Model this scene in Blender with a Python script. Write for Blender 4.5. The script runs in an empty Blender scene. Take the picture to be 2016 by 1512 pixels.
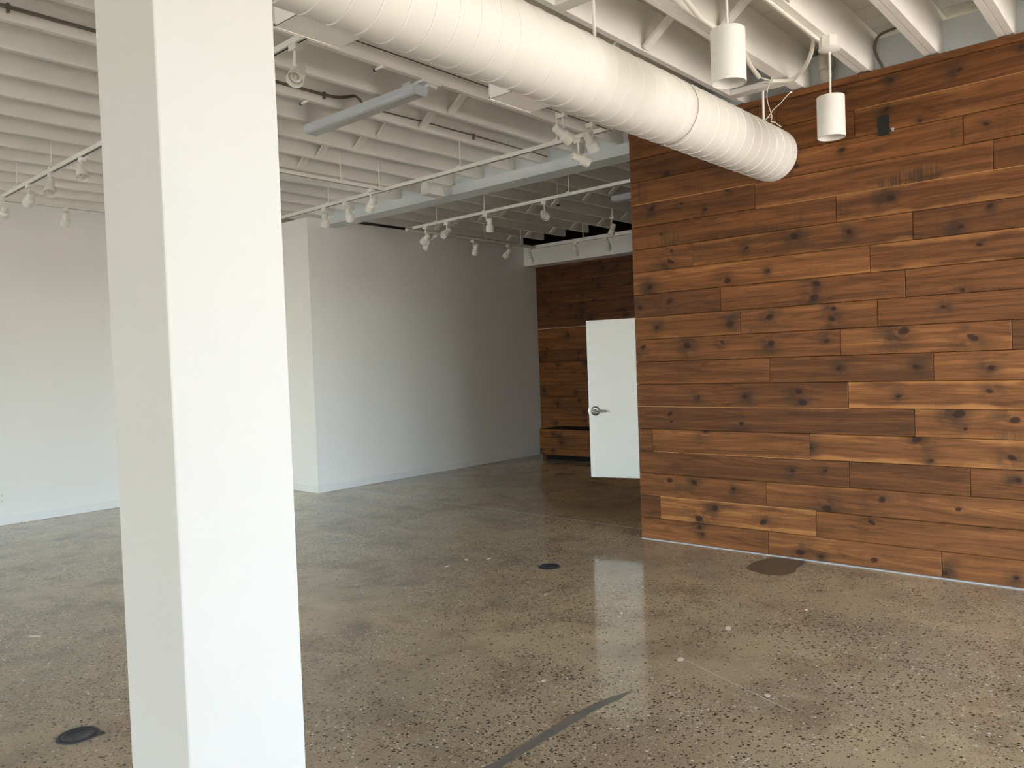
import bpy, math, random
from mathutils import Vector, Matrix
S = bpy.context.scene
COL = S.collection
rnd = random.Random(7)

# ------------------------------------------------------------------ camera
F_PX, YAW, PIT, ROL, EYE = 1561.0, 0.7157735, -0.0263614, -0.0367638, 1.5
fw = Vector((math.cos(YAW)*math.cos(PIT), math.sin(YAW)*math.cos(PIT), math.sin(PIT)))
r0 = fw.cross(Vector((0, 0, 1))).normalized()
u0 = r0.cross(fw)
rt = math.cos(ROL)*r0 + math.sin(ROL)*u0
up = -math.sin(ROL)*r0 + math.cos(ROL)*u0
cd = bpy.data.cameras.new('camera')
cam = bpy.data.objects.new('camera', cd)
COL.objects.link(cam)
cam.matrix_world = Matrix(((rt.x, up.x, -fw.x, 0), (rt.y, up.y, -fw.y, 0), (rt.z, up.z, -fw.z, EYE), (0, 0, 0, 1)))
cd.sensor_width = 36.0
cd.lens = F_PX/2016*36.0
cd.clip_start = 0.05
S.camera = cam

# ------------------------------------------------------------------ world, sun, exposure
W = bpy.data.worlds.new('sky'); S.world = W; W.use_nodes = True
wn = W.node_tree
bg = wn.nodes['Background']
sky = wn.nodes.new('ShaderNodeTexSky')
sky.sky_type = 'NISHITA'
sky.sun_disc = False
sky.sun_elevation = math.radians(52)
sky.sun_rotation = math.radians(35)
sky.air_density = 1.0
sky.dust_density = 1.5
hs = wn.nodes.new('ShaderNodeHueSaturation'); hs.inputs['Saturation'].default_value = 0.8   # thin bright haze
wn.links.new(sky.outputs[0], hs.inputs['Color'])
wn.links.new(hs.outputs[0], bg.inputs[0])
bg.inputs[1].default_value = 2.0
sl = bpy.data.lights.new('sun', 'SUN'); sl.energy = 16; sl.angle = math.radians(0.5); sl.color = (1.0, 0.96, 0.88)
sun = bpy.data.objects.new('sun', sl); COL.objects.link(sun)
SUN_AZ, SUN_EL = math.radians(8), math.radians(50)      # it comes over the roof, so no direct beam enters the room
sd = Vector((math.cos(SUN_AZ)*math.cos(SUN_EL), math.sin(SUN_AZ)*math.cos(SUN_EL), math.sin(SUN_EL)))
sun.rotation_euler = sd.to_track_quat('Z', 'Y').to_euler()
sun.location = (0, 0, 12)
S.view_settings.view_transform = 'Standard'
S.view_settings.look = 'None'
S.view_settings.exposure = 1.06
S.view_settings.gamma = 1.0
S.view_settings.use_curve_mapping = False
S.cycles.use_denoising = True
S.cycles.max_bounces = 14
S.cycles.diffuse_bounces = 8
S.cycles.sample_clamp_indirect = 8.0

# ------------------------------------------------------------------ materials
def lin(c):
    return tuple((x/12.92 if x <= 0.04045 else ((x+0.055)/1.055)**2.4) for x in (v/255 for v in c)) + (1.0,)

class NT:
    def __init__(s, name):
        s.m = bpy.data.materials.new(name); s.m.use_nodes = True
        s.t = s.m.node_tree; s.b = s.t.nodes['Principled BSDF']; s.out = s.t.nodes['Material Output']
    def n(s, typ, **kw):
        x = s.t.nodes.new('ShaderNode'+typ)
        for k, v in kw.items(): setattr(x, k, v)
        return x
    def put(s, sock, v):
        if hasattr(v, 'is_output'): s.t.links.new(v, sock)
        elif v is not None: sock.default_value = v
    def math(s, op, a, b=None, c=None, clamp=False):
        x = s.n('Math', operation=op); x.use_clamp = clamp
        for i, v in enumerate((a, b, c)): s.put(x.inputs[i], v)
        return x.outputs[0]
    def mix(s, f, a, b, mode='MIX'):
        x = s.n('Mix', data_type='RGBA', blend_type=mode)
        s.put(x.inputs[0], f); s.put(x.inputs[6], a); s.put(x.inputs[7], b)
        return x.outputs[2]
    def ramp(s, v, lo, hi, a=0.0, b=1.0):
        x = s.n('MapRange', interpolation_type='SMOOTHSTEP')
        s.put(x.inputs[0], v); s.put(x.inputs[1], lo); s.put(x.inputs[2], hi); s.put(x.inputs[3], a); s.put(x.inputs[4], b)
        return x.outputs[0]
    def noise(s, vec, scale, detail=3, rough=0.55):
        x = s.n('TexNoise'); s.put(x.inputs['Vector'], vec)
        x.inputs['Scale'].default_value = scale; x.inputs['Detail'].default_value = detail; x.inputs['Roughness'].default_value = rough
        return x.outputs['Fac']
    def vor(s, vec, scale):
        x = s.n('TexVoronoi'); s.put(x.inputs['Vector'], vec); x.inputs['Scale'].default_value = scale
        return x
    def vmath(s, op, a, b=None):
        x = s.n('VectorMath', operation=op); s.put(x.inputs[0], a); s.put(x.inputs[1], b)
        return x.outputs[0]
    def bump(s, h, strength, dist):
        x = s.n('Bump'); x.inputs['Strength'].default_value = strength; x.inputs['Distance'].default_value = dist
        s.put(x.inputs['Height'], h); s.t.links.new(x.outputs[0], s.b.inputs['Normal'])

def paint(name, rgb, rough=0.6, var=0.05, scale=3.0, spec=0.3, metal=0.0, bump=0.0, bscale=180):
    k = NT(name)
    tc = k.n('TexCoord').outputs['Object']
    c = lin(rgb)
    dark = tuple(v*(1-var*2) for v in c[:3]) + (1,)
    f = k.ramp(k.noise(tc, scale, 4), 0.3, 0.75)
    k.put(k.b.inputs['Base Color'], k.mix(f, dark, c))
    k.b.inputs['Roughness'].default_value = rough
    k.b.inputs['Specular IOR Level'].default_value = spec
    k.b.inputs['Metallic'].default_value = metal
    if bump: k.bump(k.noise(tc, bscale, 2), 0.35, bump)
    return k.m

M = {}
M['wall'] = paint('wall_paint', (240, 238, 234), 0.75, 0.008, 1.2, 0.25, bump=0.0006)
M['column'] = paint('column_paint', (213, 210, 204), 0.7, 0.006, 2.0, 0.25, bump=0.0005)
M['trim'] = paint('trim_paint', (236, 236, 234), 0.45, 0.006, 3, 0.4)
M['joist'] = paint('joist_paint', (241, 238, 230), 0.7, 0.035, 2.5, 0.25, bump=0.0012, bscale=60)
M['deck'] = paint('deck_paint', (226, 222, 210), 0.8, 0.07, 2.0, 0.2, bump=0.001, bscale=50)
M['steel'] = paint('steel_paint', (222, 227, 228), 0.5, 0.02, 2.0, 0.35)
M['duct'] = paint('duct_paint', (243, 240, 232), 0.5, 0.01, 1.5, 0.35)
M['seam'] = paint('seam_paint', (250, 248, 242), 0.5, 0.01, 1.5, 0.35)
M['enamel'] = paint('white_enamel', (238, 236, 228), 0.38, 0.01, 8, 0.45)
M['track'] = paint('track_enamel', (230, 228, 218), 0.45, 0.01, 8, 0.4)
M['dark'] = paint('dark_slot', (40, 36, 28), 0.6, 0.05, 8, 0.3)
M['gap'] = paint('dark_backing', (34, 20, 10), 0.9, 0.05, 8, 0.05)
M['void'] = paint('bench_black', (20, 18, 16), 0.75, 0.08, 8, 0.2)
M['fixture'] = paint('fixture_enamel', (205, 210, 216), 0.4, 0.01, 5, 0.4)
M['lens'] = paint('fixture_lens', (186, 186, 184), 0.35, 0.01, 5, 0.5)
M['lamp'] = paint('lamp_glass', (232, 228, 216), 0.15, 0.08, 60, 0.6)
M['conduit'] = paint('grey_conduit', (120, 112, 98), 0.5, 0.06, 10, 0.4)
M['wire'] = paint('white_wire', (238, 234, 222), 0.5, 0.02, 10, 0.4)
M['chrome'] = paint('brushed_chrome', (190, 188, 184), 0.25, 0.04, 40, 0.5, metal=1.0)
M['door'] = paint('door_paint', (240, 241, 240), 0.4, 0.004, 3, 0.4)
M['black'] = paint('black_plastic', (24, 22, 20), 0.4, 0.06, 30, 0.5)
M['outlet'] = paint('outlet_white', (238, 236, 230), 0.35, 0.01, 30, 0.5)
M['floorbox'] = paint('floor_box_metal', (48, 50, 58), 0.38, 0.10, 30, 0.5)
M['filler'] = paint('grey_filler', (116, 110, 100), 0.35, 0.06, 12, 0.45)
M['patch'] = paint('dark_patch', (106, 91, 74), 0.3, 0.10, 25, 0.5)
M['chip'] = paint('pale_stone', (222, 208, 188), 0.3, 0.06, 40, 0.5)
M['seal'] = paint('grey_caulk', (190, 190, 188), 0.5, 0.12, 9, 0.3)
M['tongue'] = paint('raw_pine', (232, 176, 118), 0.55, 0.06, 6, 0.3)
M['stain'] = paint('pipe_stain', (214, 206, 190), 0.6, 0.10, 12, 0.3)
M['ground'] = paint('sunlit_pavement', (196, 184, 166), 0.9, 0.04, 0.4, 0.2)
M['frame'] = paint('window_frame', (60, 60, 62), 0.4, 0.02, 4, 0.4)

def glass_material():
    k = NT('window_glass')
    t = k.n('BsdfTransparent'); g = k.n('BsdfGlossy'); g.inputs['Roughness'].default_value = 0.02
    mx = k.n('MixShader'); mx.inputs[0].default_value = 0.06
    k.t.links.new(t.outputs[0], mx.inputs[1]); k.t.links.new(g.outputs[0], mx.inputs[2])
    k.t.links.new(mx.outputs[0], k.out.inputs[0])
    return k.m
M['glass'] = glass_material()

def wood_material():
    # every plank carries its own knots (k0..k4: along, radius, height), tone and grain offset as properties
    k = NT('stained_pine')
    tc = k.n('TexCoord').outputs['Object']
    sp = k.n('SeparateXYZ'); k.t.links.new(tc, sp.inputs[0]); x, z = sp.outputs[0], sp.outputs[2]
    def att(nm):
        a = k.n('Attribute', attribute_type='OBJECT', attribute_name=nm); return a
    off = att('offs').outputs['Fac']; tone = att('tone').outputs['Fac']; smoke = att('smoke').outputs['Fac']
    zw, core, halo, smudge = z, None, None, None
    knoise = k.noise(tc, 30, 2)
    for i in range(5):
        s = k.n('SeparateXYZ'); k.t.links.new(att('k%d' % i).outputs['Vector'], s.inputs[0])
        r = s.outputs[1]
        dx = k.math('DIVIDE', k.math('SUBTRACT', x, s.outputs[0]), r)
        dz = k.math('DIVIDE', k.math('SUBTRACT', z, s.outputs[2]), r)
        wob = k.math('MULTIPLY', k.math('SUBTRACT', knoise, 0.5), 1.5)
        skew = k.math('ADD', dx, k.math('MULTIPLY', dz, k.math('SUBTRACT', k.math('FRACT', k.math('MULTIPLY', s.outputs[0], 37.0)), 0.5)))
        d2 = k.math('ADD', k.math('MULTIPLY', k.math('POWER', skew, 2.0), 0.72), k.math('MULTIPLY', k.math('POWER', dz, 2.0), 1.25))
        d2 = k.math('MAXIMUM', k.math('ADD', d2, wob), 0.0)
        c = k.ramp(d2, 0.45, 1.35, 1.0, 0.0)
        wide = k.math('ADD', k.math('MULTIPLY', k.math('POWER', dx, 2.0), 0.10), k.math('MULTIPLY', k.math('POWER', dz, 2.0), 0.28))
        h = k.math('POWER', 2.718, k.math('MULTIPLY', wide, -1.0))
        sgn = k.math('SUBTRACT', k.math('FRACT', k.math('MULTIPLY', s.outputs[2], 91.0)), 0.35)
        sx = k.math('SUBTRACT', dx, k.math('MULTIPLY', sgn, 3.2)); sz = k.math('ADD', dz, k.math('MULTIPLY', sgn, 1.2))
        sq = k.math('ADD', k.math('MULTIPLY', k.math('POWER', sx, 2.0), 0.07), k.math('MULTIPLY', k.math('POWER', sz, 2.0), 0.07))
        sg = k.math('POWER', 2.718, k.math('MULTIPLY', sq, -1.0))
        smudge = sg if smudge is None else k.math('MAXIMUM', smudge, sg)
        zw = k.math('SUBTRACT', zw, k.math('MULTIPLY', k.math('MULTIPLY', dz, r), k.math('MULTIPLY', h, 0.8)))
        core = c if core is None else k.math('MAXIMUM', core, c)
        halo = h if halo is None else k.math('MAXIMUM', halo, h)
    cv = k.n('CombineXYZ')
    k.put(cv.inputs[0], k.math('ADD', k.math('MULTIPLY', x, 1.1), off)); k.put(cv.inputs[1], off); k.put(cv.inputs[2], k.math('MULTIPLY', zw, 24.0))
    fine = k.n('CombineXYZ')
    k.put(fine.inputs[0], k.math('ADD', k.math('MULTIPLY', x, 5.0), off)); k.put(fine.inputs[1], off); k.put(fine.inputs[2], k.math('MULTIPLY', zw, 190.0))
    blot = k.n('CombineXYZ')
    k.put(blot.inputs[0], k.math('ADD', k.math('MULTIPLY', x, 5.5), off)); k.put(blot.inputs[1], off); k.put(blot.inputs[2], k.math('MULTIPLY', z, 7.0))
    saw = k.n('CombineXYZ')
    k.put(saw.inputs[0], k.math('ADD', k.math('MULTIPLY', x, 70.0), off)); k.put(saw.inputs[1], off); k.put(saw.inputs[2], k.math('MULTIPLY', z, 3.0))
    band = k.noise(cv.outputs[0], 1.0, 4, 0.6)
    fib = k.noise(fine.outputs[0], 1.0, 3, 0.6)
    blt = k.noise(blot.outputs[0], 1.0, 3, 0.6)
    sawn = k.noise(saw.outputs[0], 1.0, 1)
    ringv = k.n('CombineXYZ')
    k.put(ringv.inputs[0], k.math('ADD', k.math('MULTIPLY', x, 0.55), off)); k.put(ringv.inputs[1], off); k.put(ringv.inputs[2], k.math('MULTIPLY', zw, 8.0))
    ring = k.math('SINE', k.math('MULTIPLY', k.noise(ringv.outputs[0], 1.0, 2, 0.45), 85.0))
    ring = k.ramp(ring, 0.25, 1.0)
    g = k.math('ADD', k.math('MULTIPLY', k.ramp(band, 0.25, 0.78), 0.42), k.math('MULTIPLY', fib, 0.40))
    g = k.math('ADD', k.math('ADD', g, 0.09), k.math('SUBTRACT', k.math('MULTIPLY', k.math('SUBTRACT', tone, 0.5), 1.5), k.math('MULTIPLY', ring, 0.13)), clamp=True)
    cr = k.n('ValToRGB'); k.put(cr.inputs[0], g)
    e = cr.color_ramp.elements
    e[0].position = 0.0; e[0].color = lin((66, 37, 15))
    e[1].position = 1.0; e[1].color = lin((188, 128, 72))
    e.new(0.35).color = lin((98, 58, 26)); e.new(0.68).color = lin((134, 84, 43))
    col = cr.outputs[0]
    col = k.mix(k.math('MULTIPLY', k.ramp(blt, 0.54, 0.82), 0.45), col, lin((66, 46, 27)))
    # paler sapwood along the long edges of some boards
    edge = k.ramp(k.math('ADD', k.math('ABSOLUTE', z), k.math('MULTIPLY', k.math('SUBTRACT', k.noise(blot.outputs[0], 0.6, 2), 0.5), 0.10)), 0.060, 0.088)
    col = k.mix(k.math('MULTIPLY', edge, att('sap').outputs['Fac']), col, lin((176, 120, 68)))
    sm = k.math('MULTIPLY', k.math('MULTIPLY', k.ramp(k.noise(blot.outputs[0], 0.55, 2), 0.54, 0.68), k.ramp(sawn, 0.36, 0.62)), smoke)
    col = k.mix(k.math('MULTIPLY', sm, 0.75), col, lin((52, 43, 31)))
    col = k.mix(k.math('MULTIPLY', k.math('MULTIPLY', smudge, k.ramp(blt, 0.36, 0.58)), 0.85), col, lin((50, 36, 22)))
    col = k.mix(k.math('MULTIPLY', k.math('POWER', halo, 2.5), 0.35), col, lin((88, 42, 20)))
    col = k.mix(k.math('MULTIPLY', core, 0.85), col, lin((38, 17, 10)))
    v = k.vor(tc, 9.0)
    vs = k.n('SeparateColor'); k.t.links.new(v.outputs['Color'], vs.inputs[0])
    speck = k.math('MULTIPLY', k.math('LESS_THAN', v.outputs['Distance'], 0.016), k.math('GREATER_THAN', vs.outputs[0], 0.8))
    col = k.mix(speck, col, lin((225, 205, 175)))
    k.put(k.b.inputs['Base Color'], col)
    k.put(k.b.inputs['Roughness'], k.math('ADD', 0.48, k.math('MULTIPLY', fib, 0.2)))
    k.b.inputs['Specular IOR Level'].default_value = 0.3
    k.bump(k.math('ADD', k.math('MULTIPLY', fib, 0.5), k.math('MULTIPLY', sawn, 0.25)), 0.25, 0.0012)
    return k.m
M['wood'] = wood_material()

def floor_material():
    k = NT('polished_concrete')
    tc = k.n('TexCoord').outputs['Object']
    lo = k.noise(tc, 0.55, 4, 0.6); mid = k.noise(tc, 2.6, 5, 0.65); hi = k.noise(tc, 45, 3, 0.6)
    st = k.n('Mapping'); st.inputs['Scale'].default_value = (2.2, 0.6, 1); st.inputs['Rotation'].default_value = (0, 0, 0.3); k.t.links.new(tc, st.inputs[0])
    swirl = k.noise(st.outputs[0], 1.7, 4, 0.6)
    col = k.mix(k.ramp(lo, 0.3, 0.7), lin((170, 154, 128)), lin((198, 176, 138)))
    col = k.mix(k.math('MULTIPLY', k.ramp(mid, 0.42, 0.72), 0.75), col, lin((132, 114, 91)))
    col = k.mix(k.math('MULTIPLY', k.ramp(swirl, 0.5, 0.78), 0.5), col, lin((212, 190, 152)))
    red = k.noise(tc, 0.9, 3, 0.5)
    col = k.mix(k.math('MULTIPLY', k.ramp(red, 0.55, 0.72), 0.4), col, lin((142, 106, 86)))
    col = k.mix(k.math('MULTIPLY', hi, 0.35), col, lin((142, 129, 109)))
    dens = k.ramp(k.noise(tc, 0.8, 4, 0.6), 0.34, 0.62, 0.12, 1.0)
    warp = k.n('TexNoise'); k.t.links.new(tc, warp.inputs['Vector']); warp.inputs['Scale'].default_value = 60
    wv = k.vmath('ADD', tc, k.vmath('MULTIPLY', k.vmath('SUBTRACT', warp.outputs['Color'], (0.5, 0.5, 0.5)), (0.008, 0.008, 0)))
    def specks(scale, thr, frac, size=1.0):
        v = k.vor(wv, scale)
        s = k.n('SeparateColor'); k.t.links.new(v.outputs['Color'], s.inputs[0])
        rad = k.math('MULTIPLY', k.math('ADD', 0.35, s.outputs[1]), thr)
        inside = k.ramp(v.outputs['Distance'], k.math('MULTIPLY', rad, 0.75), rad, 1.0, 0.0)
        pick = k.math('LESS_THAN', s.outputs[0], k.math('MULTIPLY', dens, frac))
        return k.math('MULTIPLY', inside, pick), s.outputs[2]
    m1, c1 = specks(60, 0.40, 0.66)
    m2, c2 = specks(115, 0.42, 0.75)
    m3, c3 = specks(52, 0.30, 0.26)
    m4, c4 = specks(95, 0.36, 0.34)
    dk = k.mix(c1, lin((44, 36, 30)), lin((92, 68, 54)))
    col = k.mix(k.math('MULTIPLY', m2, 0.75), col, k.mix(c2, lin((58, 48, 40)), lin((120, 92, 74))))
    col = k.mix(k.math('MULTIPLY', m1, 0.92), col, dk)
    col = k.mix(k.math('MULTIPLY', m4, 0.8), col, lin((206, 194, 176)))
    col = k.mix(k.math('MULTIPLY', m3, 0.95), col, lin((222, 212, 196)))
    k.put(k.b.inputs['Base Color'], col)
    k.put(k.b.inputs['Roughness'], k.math('ADD', 0.075, k.math('MULTIPLY', k.ramp(mid, 0.3, 0.8), 0.09)))
    k.b.inputs['Specular IOR Level'].default_value = 0.55
    k.bump(k.noise(tc, 7, 2), 0.05, 0.002)
    return k.m
M['floor'] = floor_material()

# ------------------------------------------------------------------ mesh helpers
class MB:
    def __init__(s): s.v = []; s.f = []; s.sm = []
    def add(s, vs, fs, smooth=False):
        b = len(s.v); s.v += [tuple(v) for v in vs]
        for f in fs: s.f.append([b+i for i in f]); s.sm.append(smooth)
        return s
    def box(s, lo, hi):
        x0, y0, z0 = lo; x1, y1, z1 = hi
        return s.add([(x0, y0, z0), (x1, y0, z0), (x1, y1, z0), (x0, y1, z0), (x0, y0, z1), (x1, y0, z1), (x1, y1, z1), (x0, y1, z1)],
                     [(0, 3, 2, 1), (4, 5, 6, 7), (0, 1, 5, 4), (1, 2, 6, 5), (2, 3, 7, 6), (3, 0, 4, 7)])
    def bar(s, a, b, w, h, upv=(0, 0, 1)):
        a = Vector(a); b = Vector(b); d = (b-a).normalized(); u = Vector(upv)
        if abs(d.dot(u)) > 0.98: u = Vector((1, 0, 0))
        sx = d.cross(u).normalized(); sy = sx.cross(d)
        vs = [p + sx*i*w/2 + sy*j*h/2 for p in (a, b) for i, j in ((-1, -1), (1, -1), (1, 1), (-1, 1))]
        return s.add(vs, [(0, 1, 2, 3), (7, 6, 5, 4), (0, 4, 5, 1), (1, 5, 6, 2), (2, 6, 7, 3), (3, 7, 4, 0)])
    def chamfer_slab(s, L, H, T, c=0.0025):
        # plank: length on x, height on z, face towards +y, eased face edges
        x0, x1, z0, z1 = -L/2, L/2, -H/2, H/2
        vs = [(x0, 0, z0), (x1, 0, z0), (x1, 0, z1), (x0, 0, z1),
              (x0, T-c, z0), (x1, T-c, z0), (x1, T-c, z1), (x0, T-c, z1),
              (x0+c, T, z0+c), (x1-c, T, z0+c), (x1-c, T, z1-c), (x0+c, T, z1-c)]
        q = [(0, 1, 2, 3)]
        for a in (0, 4):
            for i in range(4):
                j = (i+1) % 4; q.append((a+i, a+4+i, a+4+j, a+j))
        q.append((11, 10, 9, 8))
        return s.add(vs, q)
    def tube(s, pts, r, n=10, cap=True):
        pts = [Vector(p) for p in pts]; rings = []
        t = (pts[1]-pts[0]).normalized(); ref = Vector((0, 0, 1)) if abs(t.z) < 0.9 else Vector((1, 0, 0))
        nx = t.cross(ref).normalized()
        for i, p in enumerate(pts):
            t = (pts[min(i+1, len(pts)-1)] - pts[max(i-1, 0)]).normalized()
            nx = (nx - t*nx.dot(t)).normalized(); ny = t.cross(nx)
            rr = r[i] if isinstance(r, (list, tuple)) else r
            rings.append([p + (nx*math.cos(2*math.pi*k/n) + ny*math.sin(2*math.pi*k/n))*rr for k in range(n)])
        vs = [v for g in rings for v in g]
        s.add(vs, [(i*n+k, i*n+(k+1) % n, (i+1)*n+(k+1) % n, (i+1)*n+k) for i in range(len(pts)-1) for k in range(n)], True)
        if cap:
            s.add(rings[0], [tuple(range(n))[::-1]]); s.add(rings[-1], [tuple(range(n))])
        return s
    def lathe(s, prof, n=24, axis='z', smooth=True, c=(0, 0, 0)):
        # profile of (radius, height); radius 0 closes
        vs, fs, prev = [], [], None
        for r, h in prof:
            if r <= 1e-6: cur = [len(vs)]; vs.append((0, 0, h))
            else:
                cur = list(range(len(vs), len(vs)+n))
                vs += [(r*math.cos(2*math.pi*k/n), r*math.sin(2*math.pi*k/n), h) for k in range(n)]
            if prev is not None:
                for k in range(n):
                    k2 = (k+1) % n
                    if len(prev) == 1 and len(cur) > 1: fs.append((prev[0], cur[k2], cur[k]))
                    elif len(cur) == 1 and len(prev) > 1: fs.append((prev[k], prev[k2], cur[0]))
                    elif len(cur) > 1: fs.append((prev[k], prev[k2], cur[k2], cur[k]))
            prev = cur
        if axis == 'x': vs = [(h, x, y) for x, y, h in vs]
        if axis == 'y': vs = [(y, h, x) for x, y, h in vs]
        vs = [(v[0]+c[0], v[1]+c[1], v[2]+c[2]) for v in vs]
        return s.add(vs, fs, smooth)
    def prism(s, poly, a, b, axis):
        # polygon in the two other axes, extruded from a to b along the axis
        def p(u, v, w): return {'x': (w, u, v), 'y': (u, w, v), 'z': (u, v, w)}[axis]
        n = len(poly)
        vs = [p(u, v, a) for u, v in poly] + [p(u, v, b) for u, v in poly]
        return s.add(vs, [tuple(range(n))[::-1], tuple(range(n, 2*n))] + [(i, (i+1) % n, n+(i+1) % n, n+i) for i in range(n)])
    def mesh(s, name):
        me = bpy.data.meshes.new(name); me.from_pydata(s.v, [], s.f)
        me.polygons.foreach_set('use_smooth', s.sm)
        me.update()
        return me

def link(o, parent=None):
    COL.objects.link(o)
    if parent is not None: o.parent = parent
    return o
def obj(name, mb, mat, parent=None, loc=None, fix=True):
    me = mb.mesh(name) if isinstance(mb, MB) else mb
    if fix and isinstance(mb, MB):
        import bmesh
        bm = bmesh.new(); bm.from_mesh(me); bmesh.ops.recalc_face_normals(bm, faces=bm.faces); bm.to_mesh(me); bm.free()
    if not me.materials: me.materials.append(M[mat])
    if isinstance(mb, MB) and any(mb.sm): me.set_sharp_from_angle(angle=0.65)
    o = bpy.data.objects.new(name, me)
    if loc is not None: o.location = loc
    return link(o, parent)
def smooth_edges(o, ang=0.6):
    me = o.data
    for p in me.polygons: p.use_smooth = True
    me.set_sharp_from_angle(angle=ang)
def tag(o, label, cat, group=None, kind=None):
    o['label'] = label; o['category'] = cat
    if group: o['group'] = group
    if kind: o['kind'] = kind
    return o
def thing(name, label, cat, loc=(0, 0, 0), group=None, kind=None):
    o = bpy.data.objects.new(name, None); o.location = loc; o.empty_display_size = 0.1
    COL.objects.link(o)
    return tag(o, label, cat, group, kind)
def struct(name, mb, mat, label, cat):
    o = obj(name, mb, mat); tag(o, label, cat, None, 'structure'); return o

# ------------------------------------------------------------------ sizes (metres)
XW = 5.655          # face of the plank wall
YB, YL = 8.135, 9.461   # back wall, left wall
XFAR = 10.04        # plank wall of the alcove
ZJ = 3.37           # underside of the joists
ZD = 3.66           # underside of the deck
Y0, X0 = -3.4, -12    # street fronts

# floor and ground
fl = struct('floor', MB().box((X0-0.2, Y0-0.2, -0.12), (XFAR+0.2, YL+0.2, 0.0)), 'floor', 'polished brown grey concrete floor with exposed dark and white aggregate', 'floor')
g = struct('ground', MB().box((-45, -45, -0.30), (45, 45, -0.13)), 'ground', 'sunlit pale pavement outside the street windows', 'ground')

# walls
struct('wall_left', MB().box((X0-0.2, YL, 0), (XFAR+0.3, YL+0.15, 4.0)), 'wall', 'plain white painted wall at far left behind the column', 'wall')
wb = MB().box((5.69, YB, 0), (XFAR+0.3, YL, 3.355))
struct('wall_back', wb, 'wall', 'white painted wall block with outside corner in the middle distance', 'wall')
struct('wall_far', MB().box((XFAR+0.02, 1.4, 0), (XFAR+0.15, YL, 4.0)), 'gap', 'dark stained plank wall at the back of the alcove', 'wall')
wfar = bpy.data.objects['wall_far']
struct('wall_alcove', MB().box((7.6, 1.3, 0), (XFAR+0.3, 1.42, 4.0)), 'wall', 'white wall closing the hidden side of the alcove', 'wall')
wr = struct('wall_right', MB().box((XW+0.018, Y0, 0), (XW+0.12, 3.535, 3.335)), 'gap', 'tall wall of brown stained pine planks at right', 'wall')
# closet behind the plank wall: end wall with the raised opening of the open door
cl = MB()
cl.box((XW+0.12, 3.43, 0), (6.40, 3.535, 3.33)); cl.box((7.27, 3.43, 0), (7.6, 3.535, 3.33))
cl.box((6.40, 3.43, 0), (7.27, 3.535, 0.385)); cl.box((6.40, 3.43, 1.88), (7.27, 3.535, 3.33)); cl.box((7.5, Y0, 0), (7.6, 3.43, 3.33))
cl.box((XW+0.12, Y0, 3.25), (7.6, 3.43, 3.33))
struct('wall_closet', cl, 'wall', 'white end wall of the closet behind the plank wall', 'wall')
struct('trim_1', MB().box((5.80, Y0, 3.30), (5.90, 2.72, 3.612)), 'steel', 'grey painted header panel between the joists above the plank wall', 'trim')
struct('trim_2', MB().box((9.758, 1.42, 3.028), (XFAR+0.1, YB, 3.342)), 'wall', 'white boxed beam above the alcove', 'beam')

# street fronts with window openings (behind the camera and out of frame)
def front(name, label, axis, pos, th, a0, a1, z0, z1, wins, outside):
    m = MB()
    def bx(a, b, c, d):
        if b-a < 1e-4 or d-c < 1e-4: return
        lo, hi = (pos, pos+th) if th > 0 else (pos+th, pos)
        if axis == 'y': m.box((a, lo, c), (b, hi, d))
        else: m.box((lo, a, c), (hi, b, d))
    edges = [a0]
    for (u, v, c, d) in wins: edges += [u, v]
    edges.append(a1)
    for i in range(0, len(edges), 2): bx(edges[i], edges[i+1], z0, z1)
    for (u, v, c, d) in wins: bx(u, v, z0, c); bx(u, v, d, z1)
    o = struct(name, m, 'wall', label, 'wall')
    for n, (u, v, c, d) in enumerate(wins):
        fr = MB(); w = 0.05
        mid = pos + th*0.5
        def fb(a, b, e, f2):
            if axis == 'y': fr.box((a, mid-0.03, e), (b, mid+0.03, f2))
            else: fr.box((mid-0.03, a, e), (mid+0.03, b, f2))
        fb(u, u+w, c, d); fb(v-w, v, c, d); fb(u+w, v-w, c, c+w); fb(u+w, v-w, d-w, d)
        front.count += 1
        wo = struct('window_%d' % front.count, fr, 'frame', outside + ' pane %d of the row' % (n+1), 'window')
        gp = MB()
        if axis == 'y': gp.add([(u+w, mid, c+w), (v-w, mid, c+w), (v-w, mid, d-w), (u+w, mid, d-w)], [(0, 1, 2, 3)])
        else: gp.add([(mid, u+w, c+w), (mid, v-w, c+w), (mid, v-w, d-w), (mid, u+w, d-w)], [(0, 1, 2, 3)])
        obj('pane', gp, 'glass', wo)
    return o
front.count = 0
front('wall_front', 'street wall with tall shop windows behind the camera', 'y', Y0, -0.2, X0-0.2, XFAR+0.3, 0, 4.0,
      [(1.1+1.5*i, 1.1+1.5*i+1.44, 0.1, 3.15) for i in range(3)], 'tall dark framed shop window on the street front,')
front('wall_near', 'side street wall with shop windows behind the camera', 'x', X0, -0.2, Y0, YL, 0, 4.0,
      [(-1.6+1.5*i, -1.6+1.5*i+1.44, 0.1, 3.15) for i in range(7)], 'tall dark framed shop window on the side street,')

# baseboards
struct('baseboard_left', MB().box((X0, YL-0.014, 0.004), (5.69, YL, 0.092)), 'trim', 'white baseboard along the far left wall', 'baseboard')
struct('baseboard_back', MB().box((5.676, YB-0.014, 0.004), (XFAR-0.0, YB, 0.094)), 'trim', 'white baseboard along the middle white wall', 'baseboard')
struct('baseboard_return', MB().box((5.676, YB, 0.004), (5.69, YL-0.014, 0.094)), 'trim', 'short white baseboard on the return left of the outside corner', 'baseboard')
struct('trim_3', MB().box((XW-0.016, Y0, 0.0), (XW+0.01, 3.535, 0.007)), 'seal', 'thin pale seal strip between plank wall and concrete', 'trim')

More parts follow.
